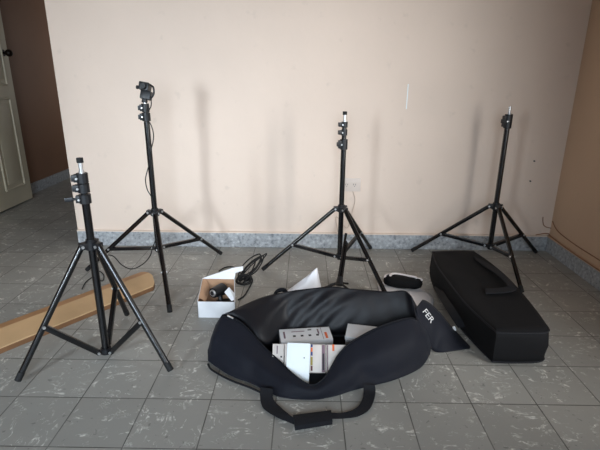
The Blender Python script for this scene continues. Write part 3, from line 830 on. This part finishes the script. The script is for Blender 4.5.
hp = [gr(474, 257, zz), gr(486, 263, zz + .008), gr(500, 272, zz + .016), gr(512, 284, zz + .018), gr(516, 290, zz + .012), gr(505, 293, zz + .006), gr(486, 294, zz)]
hq = [gr(476, 261, zz), gr(486, 268, zz + .008), gr(498, 276, zz + .016), gr(506, 283.5, zz + .018), gr(507, 287, zz + .012), gr(500, 288.5, zz + .006), gr(485, 289.5, zz)]
thick_loft(bm, hp, hq, V((0, 0, .005)), 3, 5); obj('carry_handle', bm, mWeb, t)
bm = bmesh.new(); sweep(bm, [gr(446, 273, .07), gr(441, 276, .05), gr(437, 282, .035), gr(436.5, 288, .036)], .0035, 7)
sc = obj('shoulder_strap', bm, mWeb, t)
bm = bmesh.new()
thick_loft(bm, [gr(433, 287, .030), gr(439, 298, .066), gr(445, 308, .082), gr(452, 319, .078), gr(458, 328, .055)], [gr(440, 287, .045), gr(447, 298, .092), gr(454, 308, .112), gr(461, 319, .100), gr(465, 327, .075)], V((0, 0, .004)), 4, 5)
obj('strap_pad', bm, mWeb, sc)

# ---------------------------------------------------------------- small things behind the bag
# black pouch with white piping
t = thing('zipped_pouch', 'black pouch with two pale piped edges, on white plastic behind the duffel bag', 'pouch', (.53, 2.25, .02))
pl_ = [V((p.x, p.y, 0)) for p in (gr(385, 283, .035), gr(395, 286.5, .03), gr(408, 288, .03), gr(419, 288.5, .03), gr(422.5, 284.5, .035), gr(417, 279, .06), gr(405, 276.5, .06), gr(391, 274.5, .06), gr(384, 277.5, .05))]
po = cat(pl_, 4, True); pc = sum(po, V()) / len(po)
bm = bmesh.new(); prs = []
for s_, z in ((.84, .022), (.97, .028), (1.0, .042), (.97, .056), (.86, .066), (.5, .072)):
    prs.append([bm.verts.new(V((pc.x + (p.x - pc.x) * s_, pc.y + (p.y - pc.y) * s_, z + .004 * noise.noise(p * 12)))) for p in po])
for a, b in zip(prs, prs[1:]):
    for i in range(len(po)): bm.faces.new((a[i], a[(i + 1) % len(po)], b[(i + 1) % len(po)], b[i]))
bm.faces.new(prs[0][::-1]); bm.faces.new(prs[-1]); obj('pouch_body', bm, mCase, t)
for s_, z in ((.93, .064), (.66, .074)):
    bm = bmesh.new(); sweep(bm, [V((pc.x + (p.x - pc.x) * s_, pc.y + (p.y - pc.y) * s_, z)) for p in (po + po)[15:35]], .0062, 8, 1); obj('piping', bm, mPiping, t)


def film(name, label, outline, h, peak=None, z0=.004):
    """crumpled sheet over a ground outline (list of xy) with height function"""
    o2 = cat([V((p[0], p[1], 0)) for p in outline], 4, True); c_ = sum(o2, V()) / len(o2)
    if peak: c_ = V(peak[:2] + (0,))
    bm = bmesh.new(); k = len(o2); prev = None; n_ = 7
    for s in range(n_):
        f = s / n_; cur = []
        for p in o2:
            q_ = p.lerp(c_, f); hh = (peak[2] if peak else h)
            q_.z = z0 + hh * (f ** 1.1) * (1 + .35 * noise.noise(V((p.x * 30, p.y * 30, f)))) + .016 * abs(noise.noise(q_ * 22)) * (f > 0) * (1.2 - f)
            cur.append(bm.verts.new(q_))
        if prev:
            for i in range(k): bm.faces.new((prev[i], prev[(i + 1) % k], cur[(i + 1) % k], cur[i]))
        prev = cur
    ce = bm.verts.new(V((c_.x, c_.y, z0 + (peak[2] if peak else h))))
    for i in range(k): bm.faces.new((prev[i], prev[(i + 1) % k], ce))
    o = obj(name, bm, mFilm, None, True, 50); solid(o, .0015, 1)
    return tag(o, label, 'plastic bag')


pk = at(316.5, 269, 2.17)
film('plastic_bag', 'crumpled white plastic bag standing up behind the left half of the duffel bag',
     [tuple(gr(*q_))[:2] for q_ in ((283, 297), (300, 299), (317, 297), (321, 291), (318.5, 284), (308, 283), (294, 287))], .1, (pk.x, pk.y, pk.z))
g = lambda x, y: tuple(gr(x, y, .008))[:2]
film('plastic_bag', 'white plastic sheet lying under the small black pouch behind the duffel bag',
     [g(377.5, 281), g(386, 283.5), g(398, 286.5), g(412, 287), g(424, 289), g(433, 298), (.62, 2.02), (.59, 1.93), (.50, 1.93), (.44, 1.98), (.40, 2.1)], .024)

# folded mini tripod leaning on the middle stand
hb = V((.190, 2.275, 0)); tp = at(347, 234, 2.474)
t = thing('mini_tripod', 'small folded black tripod leaning against the column of the middle light stand', 'tripod', hb)
hz = hb + V((0, 0, .042)); u = (tp - hz).normalized(); sx = u.cross(V((0, 1, 0))).normalized(); sx = V((1, 0, 0)) - u * u.x; sx.normalize(); sn = u.cross(sx)
bm = bmesh.new(); tube(bm, hz - u * .02, hz + u * .026, .021, .015); tube(bm, hz - u * .02 + V((-.05, 0, 0)), hz - u * .004, .006); obj('hub', bm, mPlastic, t)
for (o1, e1_, L1) in ((sx * -.008, sx * -.006, .99), (sx * .009, sx * .006, .80), (sn * .010, sn * .008, .84)):
    bm = bmesh.new(); a = hz + o1; b = hz + (tp - hz) * L1 + e1_; tube(bm, a, b, .0068, n=12); lg = obj('leg', bm, mBlack, t)
    bm = bmesh.new(); tube(bm, b - u * .012, b + u * .004, .0078, n=12); obj('foot_cap', bm, mRubber, lg)
bm = bmesh.new()
for e in ((-.085, -.01), (.06, -.045), (.05, .05)): tube(bm, hz + V((0, 0, -.006)), hb + V((e[0], e[1], .008)), .0065, .006, 10)
obj('base_leg', bm, mBlack, t)

# ---------------------------------------------------------------- light
w_ = bpy.data.worlds.new('World'); S.world = w_; w_.use_nodes = True
w_.node_tree.nodes['Background'].inputs[0].default_value = (.72, .85, 1.0, 1); w_.node_tree.nodes['Background'].inputs[1].default_value = 1.0


def area(name, loc, size, direction, power, color):
    d_ = bpy.data.lights.new(name, 'AREA'); d_.shape = 'RECTANGLE'; d_.size, d_.size_y = size; d_.energy = power; d_.color = color
    o = bpy.data.objects.new(name, d_); COL.objects.link(o); o.location = loc
    o.rotation_euler = V(direction).to_track_quat('-Z', 'Y').to_euler()
    return o


r = area('window_daylight', (RW + .18, (W1[0] + W1[1]) / 2, (W1[2] + W1[3]) / 2), (W1[1] - W1[0], W1[3] - W1[2]), (-1.85, 2.05, -.45), 16.5, (.92, .93, .92))
r.data.spread = math.radians(84)
a = area('rear_window_and_fill_light', ((W2[0] + W2[1]) / 2, RY - .18, (W2[2] + W2[3]) / 2), (W2[1] - W2[0], W2[3] - W2[2]), (.30, 1, -.22), 17, (.80, .91, 1.0))
b = area('rear_window_and_fill_light', ((W4[0] + W4[1]) / 2, RY - .18, (W4[2] + W4[3]) / 2), (W4[1] - W4[0], W4[3] - W4[2]), (-.18, 1, -.32), 18, (.72, .86, 1.0))  # added fill for the foreground floor and bag front
b.data.spread = math.radians(74)
area('hall_fill_light', (EX + .2, (W3[0] + W3[1]) / 2, (W3[2] + W3[3]) / 2), (W3[1] - W3[0], W3[3] - W3[2]), (-1, 0, 0), 5.5, (1.0, .93, .82))  # added fill to brighten the hall and its door
a.data.spread = math.radians(62)

S.view_settings.view_transform = 'Standard'; S.view_settings.look = 'None'; S.view_settings.gamma = 1.0
S.view_settings.exposure = 0.15; S.view_settings.use_curve_mapping = False
